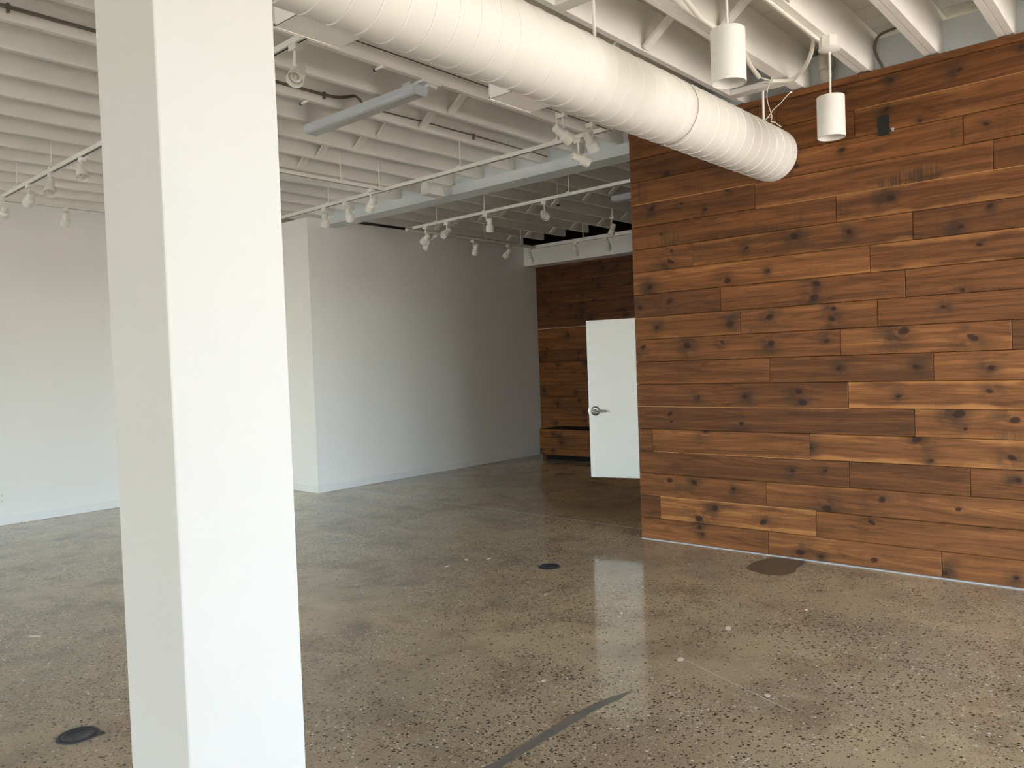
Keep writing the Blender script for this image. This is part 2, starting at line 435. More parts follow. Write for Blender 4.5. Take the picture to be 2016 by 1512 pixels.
# column
co = struct('column', MB().box((0.855, 1.775, 0), (1.167, 2.087, 3.9)), 'column', 'square white painted column standing closest to the camera', 'column')
bv = co.modifiers.new('bevel', 'BEVEL'); bv.width = 0.005; bv.segments = 2

# ------------------------------------------------------------------ ceiling
ce = thing('ceiling', 'open white painted joist and board ceiling', 'ceiling', kind='structure')
obj('roof_slab', MB().box((X0-0.2, Y0-0.2, ZD+0.032), (XFAR+0.3, YL+0.15, ZD+0.30)), 'gap', ce)
k = -62
bx0 = 5.15
while True:
    a = bx0 + 0.192*k
    if a > XFAR: break
    if a > X0-0.2: obj('deck_board', MB().box((a+0.002, Y0, ZD+rnd.uniform(0, 0.002)), (a+0.190, YL, ZD+0.03)), 'deck', ce)
    k += 1
near = [0.829-0.4135*i for i in range(14, 0, -1)] + [0.829, 1.239, 1.654, 2.095]
single = [2.543, 2.965, 3.385, 3.80, 4.225, 4.645, 5.049, 5.466, 5.885, 6.305, 6.73, 7.154, 7.566, 7.985, 8.372, 8.79, 9.20]
jl = []
for y in near: jl.append((y, 2))
for y in single: jl.append((y, 1))
for y, n in jl:
    for q in range(n):
        ya = y + q*0.0425
        dz = 0.0 if q == 0 else rnd.uniform(-0.003, 0.004)
        obj('joist', MB().box((X0, ya, ZJ+dz), (5.985, ya+0.039, ZD)), 'joist', ce)
for y, n in jl:
    if y < 1.4: continue
    ya = y + 0.02
    if ya+0.04 < YB: obj('joist', MB().box((5.99, ya, ZJ), (9.60, ya+0.039, ZD)), 'joist', ce)
# diagonal bridging, one piece in every bay
allj = [(y, n) for y, n in jl]
jit = 0
for (ya, na), (yb, nb) in zip(allj[:-1], allj[1:]):
    jit += 1
    rows = [4.30 + (0.05 if jit % 2 else -0.04)]
    if ya > -1: rows += []
    if yb > 4.3 and yb < YB: rows += [7.68 + (0.02 if jit % 2 else -0.04), 9.19 + (0.03 if jit % 2 else -0.03)]
    for x in rows:
        o2 = 0.02 if x > 6 else 0.0
        y_lo = yb + o2; y_hi = ya + o2 + (0.0815 if na == 2 and x < 6 else 0.039)
        obj('bridging', MB().bar((x, y_lo-0.012, ZJ+0.012), (x+0.0, y_hi+0.012, ZD-0.02), 0.019, 0.062, (1, 0, 0)), 'joist', ce)
# flat blocks that carry the duct hangers
for x, ya, yb in ((5.478, 2.176, 2.56), (3.425, 2.176, 2.56), (2.0, 2.176, 2.56)):
    obj('hanger_block', MB().box((x-0.045, ya, ZJ-0.002), (x+0.045, yb, ZJ+0.036)), 'joist', ce)

# steel beam that carries the joists
sb = thing('steel_beam', 'grey painted steel beam crossing under the joists in mid room', 'beam', (5.93, 5.2, 3.27), kind='structure')
b0 = -5.2
def rel(o): return o
mb = MB().box((-0.02, 2.1-5.2, 0.008), (0.03, YB-5.2+0.3, 0.098)); obj('nailer', mb, 'steel', sb)
obj('web', MB().box((0.045, 2.1-5.2, 0.09), (0.06, YB-5.2+0.3, 0.385)), 'steel', sb)
obj('flange', MB().box((-0.042, 2.1-5.2, -0.006), (0.19, YB-5.2+0.3, 0.008)), 'steel', sb)
for i in range(7):
    obj('bolt', MB().lathe([(0, -0.012), (0.009, -0.011), (0.011, -0.004)], 8), 'trim', sb, (0.02 if i % 2 else 0.10, 2.6-5.2+0.82*i, 0.0))

# ------------------------------------------------------------------ planks
ROW = [0.006, 0.178, 0.3635, 0.548, 0.732, 0.9165, 1.1005, 1.2845, 1.469, 1.653, 1.837, 2.0215, 2.206, 2.390, 2.574, 2.7585, 2.943, 3.128, 3.312]
JOINT = {0: [2.447, 1.283], 1: [3.358, 2.089], 2: [2.453], 3: [1.85, 1.108], 4: [3.411, 2.118], 5: [1.424], 6: [1.844], 7: [2.40, 1.305],
         8: [1.885, 0.868], 9: [2.616, 1.638], 10: [2.772, 1.462], 11: [1.68], 12: [2.997, 1.408], 13: [1.892], 14: [2.473], 15: [3.466, 1.106],
         16: [1.757], 17: [2.3]}
KNOTS = [(3.2, 2.965, .019), (3.08, 2.707, .012), (3.35, 2.707, .022), (2.88, 2.633, .015), (3.27, 2.493, .011), (3.18, 2.346, .012), (3.19, 2.262, .025), (2.19, 2.332, .025), (1.81, 2.316, .019), (2.55, 2.295, .013), (1.54, 2.501, .026), (1.13, 2.254, .017), (.97, 2.357, .014), (1.03, 2.13, .015), (3.39, 2.077, .026), (2.39, 2.109, .01), (2.71, 2.067, .027), (3.21, 1.951, .027), (3.49, 1.917, .024), (2.04, 1.98, .021), (2.06, 1.881, .029), (3.34, 1.747, .018), (2.7, 1.735, .025), (2.39, 1.769, .024), (1.93, 1.798, .018), (1.94, 1.729, .022), (3.47, 1.593, .024), (3.07, 1.588, .028), (2.38, 1.577, .024), (2.77, 1.602, .013), (1.48, 1.615, .032), (1.08, 1.556, .025), (1.13, 1.855, .014), (1.24, 1.758, .013), (1.98, 1.573, .016), (2.16, 2.828, .017), (2.69, 2.744, .012), (1.9, 1.379, .015), (1.41, 1.378, .018), (.98, 1.361, .018), (2.6, 1.183, .019), (2.19, 1.221, .025), (2.16, 1.141, .028), (1.52, 1.185, .012), (.99, 1.216, .016), (2.98, 1.178, .011), (3.24, 1.044, .021), (3.23, .981, .014), (2.63, .978, .018), (1.16, 1.073, .03), (.86, 1.039, .024), (1.13, .977, .01), (2.93, .91, .018), (2.11, .815, .013), (1.41, .903, .026), (1.33, .765, .011), (.88, .809, .02), (2.25, .645, .016), (3.26, .503, .024), (3.04, .503, .022), (2.71, .474, .016), (1.64, .485, .024), (2.01, .393, .028), (1.18, .462, .016), (2.87, .313, .026), (3.01, .217, .026), (2.48, .242, .023), (3.01, .147, .017), (2.98, .097, .014), (1.71, .323, .019), (2.21, .049, .028), (1.7, .064, .02), (1.27, .038, .019), (.87, .066, .013), (.85, .671, .016), (2.06, .041, .014), (2.01, .659, .011), (1.52, 3.269, .014), (1.12, 3.229, .014), (1.35, 2.966, .008), (.98, 2.861, .012), (1.55, 3.088, .013), (.79, 3.278, .012), (1.84, 2.878, .011), (1.81, 3.259, .011)]
TONE = {(0, 0): .54, (0, 1): .60, (0, 2): .62, (1, 1): .62, (1, 2): .56, (2, 1): .58, (3, 2): .52, (5, 1): .58, (11, 0): .62, (8, 1): .60, (7, 2): .60, (6, 1): .58, (4, 2): .58, (2, 0): .50, (17, 1): .44, (16, 1): .46, (15, 1): .56, (12, 0): .55, (3, 0): .44, (3, 1): .42}  # board tones; bottom rows lightened, painting in the brighter light low on wall
SMOKE = {(16, 1): 1, (14, 1): 1, (13, 0): .7, (12, 0): .6, (13, 1): .5, (15, 1): .6, (17, 0): .6, (5, 1): .5, (9, 1): .5, (17, 1): .4}
SAP = {(6, 1): .8, (4, 2): .75, (1, 1): .5, (13, 1): .5, (11, 0): .0, (11, 1): .55, (14, 1): .3, (5, 1): .3, (16, 1): .3, (9, 0): .3, (12, 1): .35}
def plank(parent, ycen, zcen, L, H, xface, tone, smoke, knots, T=0.02, sap=0.0):
    me = MB().chamfer_slab(L, H, T).mesh('plank'); me.materials.append(M['wood'])
    o = bpy.data.objects.new('plank', me); COL.objects.link(o); o.parent = parent
    o.location = (xface+T, ycen, zcen); o.rotation_euler = (0, 0, math.pi/2)
    o['offs'] = rnd.uniform(0, 60.0); o['tone'] = float(tone); o['smoke'] = float(smoke); o['sap'] = float(sap)
    ks = sorted(knots, key=lambda q: -q[2])[:5]
    for i in range(5):
        o['k%d' % i] = [float(ks[i][0]-ycen), float(ks[i][2]), float(ks[i][1]-zcen)] if i < len(ks) else [50.0, 0.02, 50.0]
    return o
GAP = 0.0014
for r in range(len(ROW)-1):
    z0, z1 = ROW[r]+GAP, ROW[r+1]-GAP
    ends = [3.545] + sorted(JOINT[r], reverse=True)
    y = ends[-1]
    while y > Y0+0.3:
        y -= rnd.uniform(1.5, 2.3); ends.append(max(y, Y0))
    if ends[-1] > Y0: ends.append(Y0)
    for i, (b, a) in enumerate(zip(ends[:-1], ends[1:])):
        if b-a < 0.02: continue
        kn = [q for q in KNOTS if a < q[0] < b and z0 < q[1] < z1]
        if b < 0.8 or (r > 14 and b < 0.9):
            kn += [(rnd.uniform(a, b), rnd.uniform(z0, z1), rnd.uniform(.01, .024)) for _ in range(4)]
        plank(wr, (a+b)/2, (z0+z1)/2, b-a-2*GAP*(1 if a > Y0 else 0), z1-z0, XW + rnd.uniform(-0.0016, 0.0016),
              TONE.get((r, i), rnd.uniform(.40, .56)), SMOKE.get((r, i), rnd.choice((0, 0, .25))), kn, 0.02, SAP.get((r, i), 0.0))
# cap boards on top of the wall
for a, b in ((1.724, 3.545), (Y0, 1.722)):
    plank(wr, (a+b)/2, 3.3345, b-a, 0.0455, XW-0.012, .47, 0, [], 0.032)
# raw tongues that show as pale lines in some joints
for a, b, z in ((2.47, 3.54, 2.7585), (Y0, 2.47, 2.574), (Y0, 1.757, 3.128), (2.089, 3.358, .3635), (1.844, 3.54, 1.1005), (2.118, 3.40, .732)):
    obj('tongue', MB().box((XW+0.0035, a, z-0.0022), (XW+0.016, b, z+0.0022)), 'tongue', wr)
# alcove planks
zz = [0.01, 0.20, 0.385, 0.57, 0.755, 0.94, 1.125, 1.31, 1.495, 1.68, 1.865, 2.035, 2.22, 2.405, 2.59, 2.775, 2.96, 3.03]
for r in range(len(zz)-1):
    z0, z1 = zz[r]+GAP, zz[r+1]-GAP*(3 if r == 10 else 1)
    y = YB
    while y > 1.45:
        L = rnd.uniform(1.6, 2.9); a = max(1.42, y-L)
        if y - a > 0.05:
            kn = [(rnd.uniform(a, y), rnd.uniform(z0, z1), rnd.uniform(.012, .028)) for _ in range(5)]
            plank(wfar, (a+y)/2, (z0+z1)/2, y-a-0.003, z1-z0, XFAR, rnd.uniform(.36, .56) if r < 11 else rnd.uniform(.32, .42), rnd.choice((0, .4)), kn)
        y = a
obj('tongue', MB().box((XFAR-0.004, 1.5, 2.028), (XFAR+0.01, YB, 2.036)), 'seal', wfar)
obj('tongue', MB().box((XFAR+0.003, 5.5, 2.774), (XFAR+0.01, YB-0.9, 2.778)), 'tongue', wfar)

# ------------------------------------------------------------------ alcove bench
be = thing('bench', 'low plank clad bench with black top in the dark alcove', 'bench', (9.78, 6.5, 0))
obj('top', MB().box((-0.265, -2.2, 0.44), (0.255, 1.235, 0.468)), 'void', be)
obj('toe_kick', MB().box((-0.21, -2.2, 0.0), (0.25, 1.16, 0.10)), 'void', be)
obj('body', MB().box((-0.258, -2.2, 0.10), (0.255, 1.22, 0.44)), 'gap', be)
for z0, z1, js in ((0.075, 0.17, (0.55, -1.1)), (0.17, 0.345, (0.15, -1.3)), (0.345, 0.47, (0.8, -0.9))):
    ends = [1.24] + list(js) + [-2.2]
    for b, a in zip(ends[:-1], ends[1:]):
        kn = [(rnd.uniform(a, b), rnd.uniform(z0, z1), rnd.uniform(.014, .026)) for _ in range(3)]
        p = plank(be, (a+b)/2, (z0+z1)/2, b-a-0.003, z1-z0-0.003, -0.28, rnd.uniform(.46, .58), 0, kn)

# ------------------------------------------------------------------ open closet door
dr = thing('door_1', 'white flush door standing open past the end of plank wall', 'door', (6.375, 3.56, 0.394), kind='structure')
dr.rotation_euler = (0, 0, math.radians(90+16.3))   # local x runs from the hinge to the latch edge
DW, DH = 0.850, 1.478
leaf = obj('leaf', MB().box((0, -0.018, 0), (DW, 0.018, DH)), 'door', dr)
bv = leaf.modifiers.new('bevel', 'BEVEL'); bv.width = 0.002; bv.segments = 1
for z in (0.2, DH/2, DH-0.2):
    obj('hinge', MB().tube([(-0.008, 0.018, z-0.045), (-0.008, 0.018, z+0.045)], 0.008, 10), 'chrome', dr)
h = obj('handle', MB().lathe([(0, -0.001), (0.045, -0.001), (0.045, 0.006), (0.040, 0.010), (0.018, 0.012), (0.014, 0.042), (0, 0.044)], 28, 'y'), 'chrome', dr, (DW-0.066, 0.018, 0.628))
lev = MB().tube([(0.014, 0.048, 0.0), (-0.02, 0.051, 0.001), (-0.06, 0.053, 0.001), (-0.10, 0.052, -0.001), (-0.125, 0.048, -0.002)], [0.014, 0.0135, 0.011, 0.010, 0.008], 12)
obj('lever', lev, 'chrome', h)
obj('latch', MB().box((DW, -0.010, 0.60), (DW+0.004, 0.010, 0.66)), 'chrome', dr)
obj('latch_bolt', MB().box((DW, -0.006, 0.622), (DW+0.012, 0.006, 0.636)), 'chrome', dr)

# ------------------------------------------------------------------ spiral duct
DY, DZ, DR = 2.331, 2.933, 0.1855
DX0, DX1 = -3.2, 5.645
du = thing('spiral_duct', 'long round white spiral duct running to the plank wall', 'duct', (0, DY, DZ))
obj('duct_pipe', MB().lathe([(0, DX0), (DR, DX0), (DR, DX1), (0, DX1)], 72, 'x', True), 'duct', du)
ob = bpy.data.objects['duct_pipe']; ob.data.set_sharp_from_angle(angle=0.8)
PITCH = 0.1215
turns = int((DX1-DX0-0.04)/PITCH); n = 56
vs, fs = [], []
xs0 = 2.523 - PITCH*0.75
xs0 -= math.floor((xs0-DX0)/PITCH)*PITCH
cnt = 0
for i in range(turns*n):
    a = 2*math.pi*i/n; x = xs0 + PITCH*i/n
    if x > DX1-0.03: break
    c, s_ = math.cos(a), math.sin(a)
    for dx, dr_ in ((-0.0050, -0.0006), (-0.0026, 0.0030), (0.0026, 0.0030), (0.0050, -0.0006)):
        rr = DR+dr_; vs.append((x+dx, rr*c, rr*s_))
    cnt += 1
for i in range(cnt-1):
    for q in range(3): fs.append((i*4+q, i*4+q+1, (i+1)*4+q+1, (i+1)*4+q))
obj('spiral_seam', MB().add(vs, fs, True), 'seam', du)
for x in (4.12, 1.02, -2.0):
    obj('joint_band', MB().lathe([(DR, x-0.05), (DR+0.0006, x-0.049), (DR+0.0006, x+0.049), (DR, x+0.05)], 72, 'x'), 'duct', du)
    obj('joint_line', MB().lathe([(DR, x+0.050), (DR+0.0024, x+0.0505), (DR+0.0024, x+0.0525), (DR, x+0.053)], 72, 'x'), 'conduit', du)
obj('end_collar', MB().lathe([(DR, 5.42), (DR+0.0012, 5.421), (DR+0.0012, DX1), (DR, DX1)], 72, 'x'), 'duct', du)
obj('screw', MB().lathe([(0, 0), (0.006, 0.0), (0.005, -0.005), (0, -0.006)], 8), 'seam', du, (4.16, 0.03, -DR-0.001))
for x in (5.515, 3.425, 1.25):
    hs = MB().tube([(x, 0, 0.13), (x, 0, ZJ-DZ+0.004)], 0.0085, 10)
    obj('hanger_rod', hs, 'duct', du)
    obj('hanger_lug', MB().box((x-0.03, -0.012, DR-0.006), (x+0.03, 0.012, DR+0.012)), 'duct', du)
def boot(x0, x1, idx):
    # shallow register box on the far side of the duct: bottom plate tangent to the pipe, two shaped end plates, top plate
    zb = 2.760-DZ; yo = 2.540-DY; zt = 2.844-DZ
    b = obj('register_boot', MB().box((x0, 0.03, zb), (x1, yo, zb+0.002)), 'duct', du)
    a0 = math.asin(-zb/DR); a1 = math.asin(-zt/DR)
    prof = [(DR*math.cos(a), -DR*math.sin(a)) for a in [a0+(a1-a0)*i/6 for i in range(7)]]
    for x in (x0, x1-0.0015):
        obj('end_plate', MB().prism(prof + [(yo, zt), (yo, zb)], x, x+0.0015, 'x'), 'duct', b)
    obj('top_plate', MB().box((x0, DR*math.cos(a1), zt-0.002), (x1, yo, zt)), 'duct', b)
    obj('grille_frame', MB().box((x0-0.004, yo-0.001, zb-0.002), (x1+0.004, yo+0.003, zb+0.010)).box((x0-0.004, yo-0.001, zt-0.010), (x1+0.004, yo+0.003, zt+0.002)).box((x0-0.004, yo-0.001, zb), (x0+0.010, yo+0.003, zt)).box((x1-0.010, yo-0.001, zb), (x1+0.004, yo+0.003, zt)), 'duct', b)
    for q in range(5):
        z = zb+0.012+q*0.0135
        obj('slat', MB().bar((x0+0.01, yo-0.008, z), (x1-0.01, yo-0.008, z), 0.012, 0.0015, (0, 0.6, 1)), 'duct', b)
boot(2.838, 3.136, 0)
boot(1.675, 1.963, 1)
boot(0.40, 0.69, 2)

# ------------------------------------------------------------------ pendants
def pendant(x, y, ztop, zbot, label, box):
    t = thing('pendant_light', label, 'pendant light', (x, y, 0), 'white cylinder pendants above the plank wall')
    R = 0.079
    sh = MB().lathe([(0, ztop), (R-0.002, ztop), (R, ztop-0.002), (R, zbot), (R-0.003, zbot), (R-0.003, ztop-0.10), (0, ztop-0.10)], 48)
    o = obj('shade', sh, 'enamel', t); o.data.set_sharp_from_angle(angle=0.7)
    obj('reflector', MB().lathe([(R-0.004, zbot+0.004), (R-0.012, zbot+0.06), (0.035, ztop-0.09), (0, ztop-0.085)], 36), 'enamel', t)
    obj('stem', MB().tube([(0, 0, ztop-0.005), (0, 0, 3.31)], 0.0065, 10), 'enamel', t)
    obj('canopy', MB().lathe([(0.007, 3.268), (0.010, 3.282), (0.028, 3.286), (0.055, 3.292), (0.064, 3.300), (0.062, 3.306), (0, 3.306)], 32), 'enamel', t)
    if box:
        jb = obj('junction_box', MB().lathe([(0.058, 3.306), (0.058, ZJ), (0, ZJ)], 8, smooth=False), 'enamel', t)
        jb.rotation_euler = (0, 0, math.radians(22.5))
    return t
pendant(4.90, 1.655, 3.021, 2.778, 'smaller looking white cylinder pendant hanging in front of the plank wall near black outlet', True)
pendant(3.492, 1.637, 3.002, 2.758, 'larger looking white cylinder pendant nearest the camera beside the round duct', True)

# ------------------------------------------------------------------ conduits and loose wires near the pendants
def spline(pts, n=8):
    P = [Vector(p) for p in pts]; out = []
    for i in range(len(P)-1):
        p0, p1, p2, p3 = P[max(i-1, 0)], P[i], P[i+1], P[min(i+2, len(P)-1)]
        for q in range(n):
            t = q/n
            out.append(0.5*((2*p1) + (-p0+p2)*t + (2*p0-5*p1+4*p2-p3)*t*t + (-p0+3*p1-3*p2+p3)*t**3))
    out.append(P[-1]); return out
tag(obj('conduit', MB().tube([(X0, 1.700, ZJ-0.012), (4.86, 1.700, ZJ-0.012)], 0.0115, 10), 'wire'), 'straight white conduit fixed under a double joist, ending at a pendant box', 'conduit')
c2 = thing('flexible_conduit', 'white flexible conduit hanging behind the nearest pendant, its cut end open', 'conduit', (0, 0, 0))
obj('sleeve', MB().tube(spline([(3.55, 1.97, 3.40), (3.807, 2.007, 3.36), (3.991, 2.043, 3.355), (4.147, 2.053, 3.352), (4.289, 2.055, 3.352), (4.52, 2.075, 3.352), (4.733, 2.11, 3.355), (4.908, 2.156, 3.352), (5.163, 2.209, 3.348)]), 0.0145, 12), 'wire', c2)
obj('clip', MB().box((4.30, 2.03, 3.35), (4.34, 2.10, 3.372)), 'wire', c2)
obj('inner_wire', MB().tube(spline([(5.16, 2.208, 3.348), (5.23, 2.19, 3.345), (5.31, 2.18, 3.352)]), 0.004, 8), 'wire', c2)
c3 = thing('flexible_conduit', 'curved white flexible conduit arching from the open connector up to pendant box', 'conduit', (0, 0, 0))
obj('sleeve', MB().tube(spline([(5.310, 2.180, 3.352), (5.366, 2.117, 3.348), (5.37, 2.05, 3.347), (5.321, 2.005, 3.348), (5.211, 1.908, 3.36), (5.08, 1.82, 3.40), (4.96, 1.76, 3.47)]), 0.0135, 12), 'wire', c3)
obj('connector', MB().lathe([(0.017, -0.012), (0.017, 0.012), (0.009, 0.012), (0.009, -0.012), (0.017, -0.012)], 16, 'y'), 'track', c3, (5.305, 2.187, 3.352))
obj('opening', MB().lathe([(0, -0.004), (0.010, -0.004), (0.010, 0.004), (0, 0.004)], 12, 'y'), 'dark', c3, (5.303, 2.192, 3.352))
lw = thing('loose_wire', 'two thin white loose wires dangling beside the duct hanger', 'wire', (0, 0, 0))
obj('strand', MB().tube(spline([(5.30, 2.185, 3.35), (5.30, 2.205, 3.30), (5.30, 2.213, 3.26), (5.30, 2.208, 3.21), (5.30, 2.189, 3.138), (5.31, 2.186, 3.11), (5.33, 2.20, 3.085), (5.36, 2.185, 3.082), (5.40, 2.18, 3.072), (5.44, 2.175, 3.066)]), 0.0028, 8), 'wire', lw)
obj('strand', MB().tube(spline([(5.30, 2.048, 3.238), (5.30, 2.075, 3.222), (5.30, 2.122, 3.182), (5.30, 2.165, 3.155), (5.30, 2.195, 3.125), (5.30, 2.225, 3.096), (5.34, 2.25, 3.085)]), 0.0028, 8), 'wire', lw)
obj('wire_nut', MB().lathe([(0.004, -0.008), (0.008, 0.0), (0.005, 0.010), (0, 0.011)], 10, 'y'), 'wire', lw, (5.30, 2.045, 3.24))
obj('strand', MB().tube(spline([(5.47, 2.31, 3.124), (5.38, 2.26, 3.124), (5.33, 2.20, 3.118)]), 0.0028, 8), 'wire', lw)
pp = thing('drain_pipe', 'stained white pipe stub with coupling behind the right pendant above the plank wall', 'pipe', (5.74, 1.965, 0))
obj('pipe', MB().tube([(0, 0, 3.30), (0, 0, 3.64)], 0.042, 20), 'stain', pp)
obj('coupling', MB().lathe([(0.042, 3.47), (0.052, 3.472), (0.052, 3.56), (0.042, 3.562)], 24), 'stain', pp)
tag(obj('conduit', MB().tube(spline([(5.735, 1.335, 3.630), (5.735, 1.54, 3.622), (5.735, 1.615, 3.60), (5.735, 1.638, 3.54), (5.735, 1.625, 3.47), (5.735, 1.595, 3.40), (5.735, 1.565, 3.30)]), 0.009, 10), 'conduit'), 'thin grey conduit bending down behind the top of plank wall', 'conduit')
tag(obj('conduit', MB().tube([(4.2, 1.30, ZD-0.02), (5.79, 1.30, ZD-0.02)], 0.016, 12), 'joist'), 'thick white conduit tucked under the deck boards at upper right', 'conduit')

# armoured cable along a joist
ac = thing('cable', 'grey twin cable clipped along the side of a joist at left and middle', 'cable', (0, 0, 0))
for dz in (0.0, 0.012):
    obj('cable_run', MB().tube(spline([(X0, 4.632, 3.428+dz), (1.4, 4.632, 3.428+dz), (3.05, 4.632, 3.426+dz), (3.25, 4.632, 3.427+dz), (3.50, 4.632, 3.43+dz), (3.61, 4.63, 3.452+dz), (3.70, 4.63, 3.482+dz*0.6), (3.748, 4.628, 3.468-dz), (3.762, 4.62, 3.43)]), 0.0052, 8), 'conduit', ac)
obj('cable_run', MB().tube([(3.74, 4.632, 3.424), (4.4, 4.632, 3.438), (4.95, 4.632, 3.440), (5.95, 4.632, 3.434)], 0.0055, 8), 'conduit', ac)
for x in (1.47, 3.43, 4.38, 4.95):
    obj('clip', MB().box((x-0.006, 4.622, 3.405), (x+0.006, 4.645, 3.452)), 'conduit', ac)
tag(obj('cable', MB().tube(spline([(6.2, 4.235, 3.44), (7.0, 4.235, 3.435), (8.4, 4.235, 3.44)]), 0.006, 8), 'conduit'), 'grey cable along a joist beyond the steel beam', 'cable')
for x, y, lb in ((3.262, 3.80, 'short black tipped pipe stub beside the strip light, nearer the duct'), (3.295, 4.645, 'short black tipped pipe stub beside the strip light, near the track head')):
    t = thing('pipe_stub', lb, 'pipe', (x, y, ZJ-0.008))
    obj('stub', MB().tube([(0, -0.01, 0), (0.0, 0.07, 0)], 0.008, 10), 'joist', t)
    obj('tip', MB().tube([(0, 0.068, 0), (0.0, 0.084, 0)], 0.010, 10), 'black', t)

# ------------------------------------------------------------------ strip lights
def strip(x, y0, y1, ztop, label):
    t = thing('strip_light', label, 'strip light', (x, (y0+y1)/2, 0))
    h = (y1-y0)/2
    prof = [(-0.060, ztop), (0.060, ztop), (0.066, ztop-0.025), (0.052, ztop-0.055), (-0.052, ztop-0.055), (-0.066, ztop-0.040)]
    obj('housing', MB().prism(prof, -h, h, 'y'), 'fixture', t)
    obj('lens', MB().prism([(-0.050, ztop-0.054), (0.050, ztop-0.054), (0.040, ztop-0.064), (-0.040, ztop-0.064)], -h+0.01, h-0.01, 'y'), 'lens', t)
    for s in (-1, 1):
        obj('end_cap', MB().prism([(-0.061, ztop), (0.061, ztop), (0.067, ztop-0.030), (0.046, ztop-0.066), (-0.046, ztop-0.066), (-0.067, ztop-0.040)], s*h-0.003, s*h+0.003, 'y'), 'fixture', t)
    for s in (-1,):
        obj('bracket', MB().box((-0.03, s*(h-0.10)-0.04, ztop), (0.03, s*(h-0.10)+0.04, ZJ)), 'fixture', t)
    return t
s1 = strip(3.60, 3.83, 5.04, 3.335, 'long pale grey strip light slung under the joists beside the round duct')
obj('mount_plate', MB().box((-0.02, -0.66, 3.345), (0.14, -0.56, 3.360)).box((0.04, -0.64, 3.33), (0.12, -0.58, 3.346)), 'trim', s1)
s2 = strip(7.62, 3.76, 4.99, 3.338, 'strip light beyond the beam, partly hidden by edge of plank wall')

# wedge shaped speaker
sp = thing('speaker', 'white wedge shaped speaker with arched ends fixed under a joist', 'speaker', (5.66, 5.90, 0))
arch = [(-0.058, 3.235), (0.058, 3.235)] + [(0.058*math.cos(a)**0.8 if math.cos(a) > 0 else 0.0, 3.235+0.132*math.sin(a)) for a in [math.pi/2*i/8 for i in range(1, 9)]]
arch += [(-u, v) for u, v in arch[2:-1][::-1]]
body = obj('case', MB().prism(arch, -0.105, 0.105, 'x'), 'enamel', sp); body.data.set_sharp_from_angle(angle=0.5)
for s in (-1, 1):
    obj('end_rim', MB().prism([(u*1.05, 3.235+(v-3.235)*1.02-0.002) for u, v in arch], s*0.108-0.004, s*0.108+0.004, 'x'), 'track', sp)
obj('bracket', MB().box((-0.05, -0.012, 3.355), (0.05, 0.012, ZJ)), 'track', sp)

# ------------------------------------------------------------------ track rails
ZT = 3.125
TG = 'white light track rails under the joists'
def track(a, b, label, rods=(), cap=True):
    a = Vector((a[0], a[1], ZT+0.016)); b = Vector((b[0], b[1], ZT+0.016))
    t = thing('track_rail', label, 'track rail', a, TG)
    d = b-a; n = d.normalized()
    obj('rail', MB().bar((0, 0, 0), d, 0.036, 0.030), 'track', t)
    obj('slot', MB().bar(n*0.02+Vector((0, 0, -0.0148)), d-n*0.02+Vector((0, 0, -0.0148)), 0.010, 0.0016), 'dark', t)
    for e in (Vector((0, 0, 0)), d):
        obj('end_cap', MB().bar(e-n*0.006, e+n*0.006, 0.040, 0.034), 'track', t)
    for q in rods:
        p = Vector((q[0], q[1], 0)) - Vector((a.x, a.y, 0))
        p = n*p.dot(n)
        r = obj('hanger_rod', MB().tube([(p.x, p.y, 0.012), (p.x, p.y, ZJ-a.z+0.004)], 0.006, 8), 'track', t)
        obj('clamp', MB().box((p.x-0.024, p.y-0.024, 0.012), (p.x+0.024, p.y+0.024, 0.026)), 'track', r)
    return t
track((2.343, 3.13), (2.421, 8.03), 'track rail running away at left, seen either side of the column', [(2.42, 6.78), (2.43, 7.60), (2.4, 4.66)])
track((2.37, 3.145), (4.757, 3.145), 'track rail close along the far side of the round duct', [(4.70, 3.15)])
track((4.785, 3.12), (4.870, 7.95), 'track rail running parallel to and in front of the steel beam', [(4.79, 3.632), (4.86, 4.667), (4.87, 6.54)])
track((2.412, 5.668), (4.80, 5.668), 'track rail behind the column, meeting the rail in front of beam', [(4.336, 5.67), (4.77, 5.67)])
track((2.43, 8.12), (4.84, 8.12), 'track rail close to the far left wall', [(3.4, 8.12)])
track((6.32, 3.75), (6.408, 7.02), 'track rail just beyond the steel beam carrying three heads', [(6.386, 4.681), (6.40, 5.847), (6.40, 6.62)])
track((6.42, 7.165), (8.86, 7.165), 'track rail along the top of the middle white wall', [(8.544, 7.165), (7.8, 7.165)])
track((8.865, 7.14), (8.90, 4.6), 'track rail in front of the white boxed alcove beam', [(8.875, 6.338), (8.89, 5.2)])

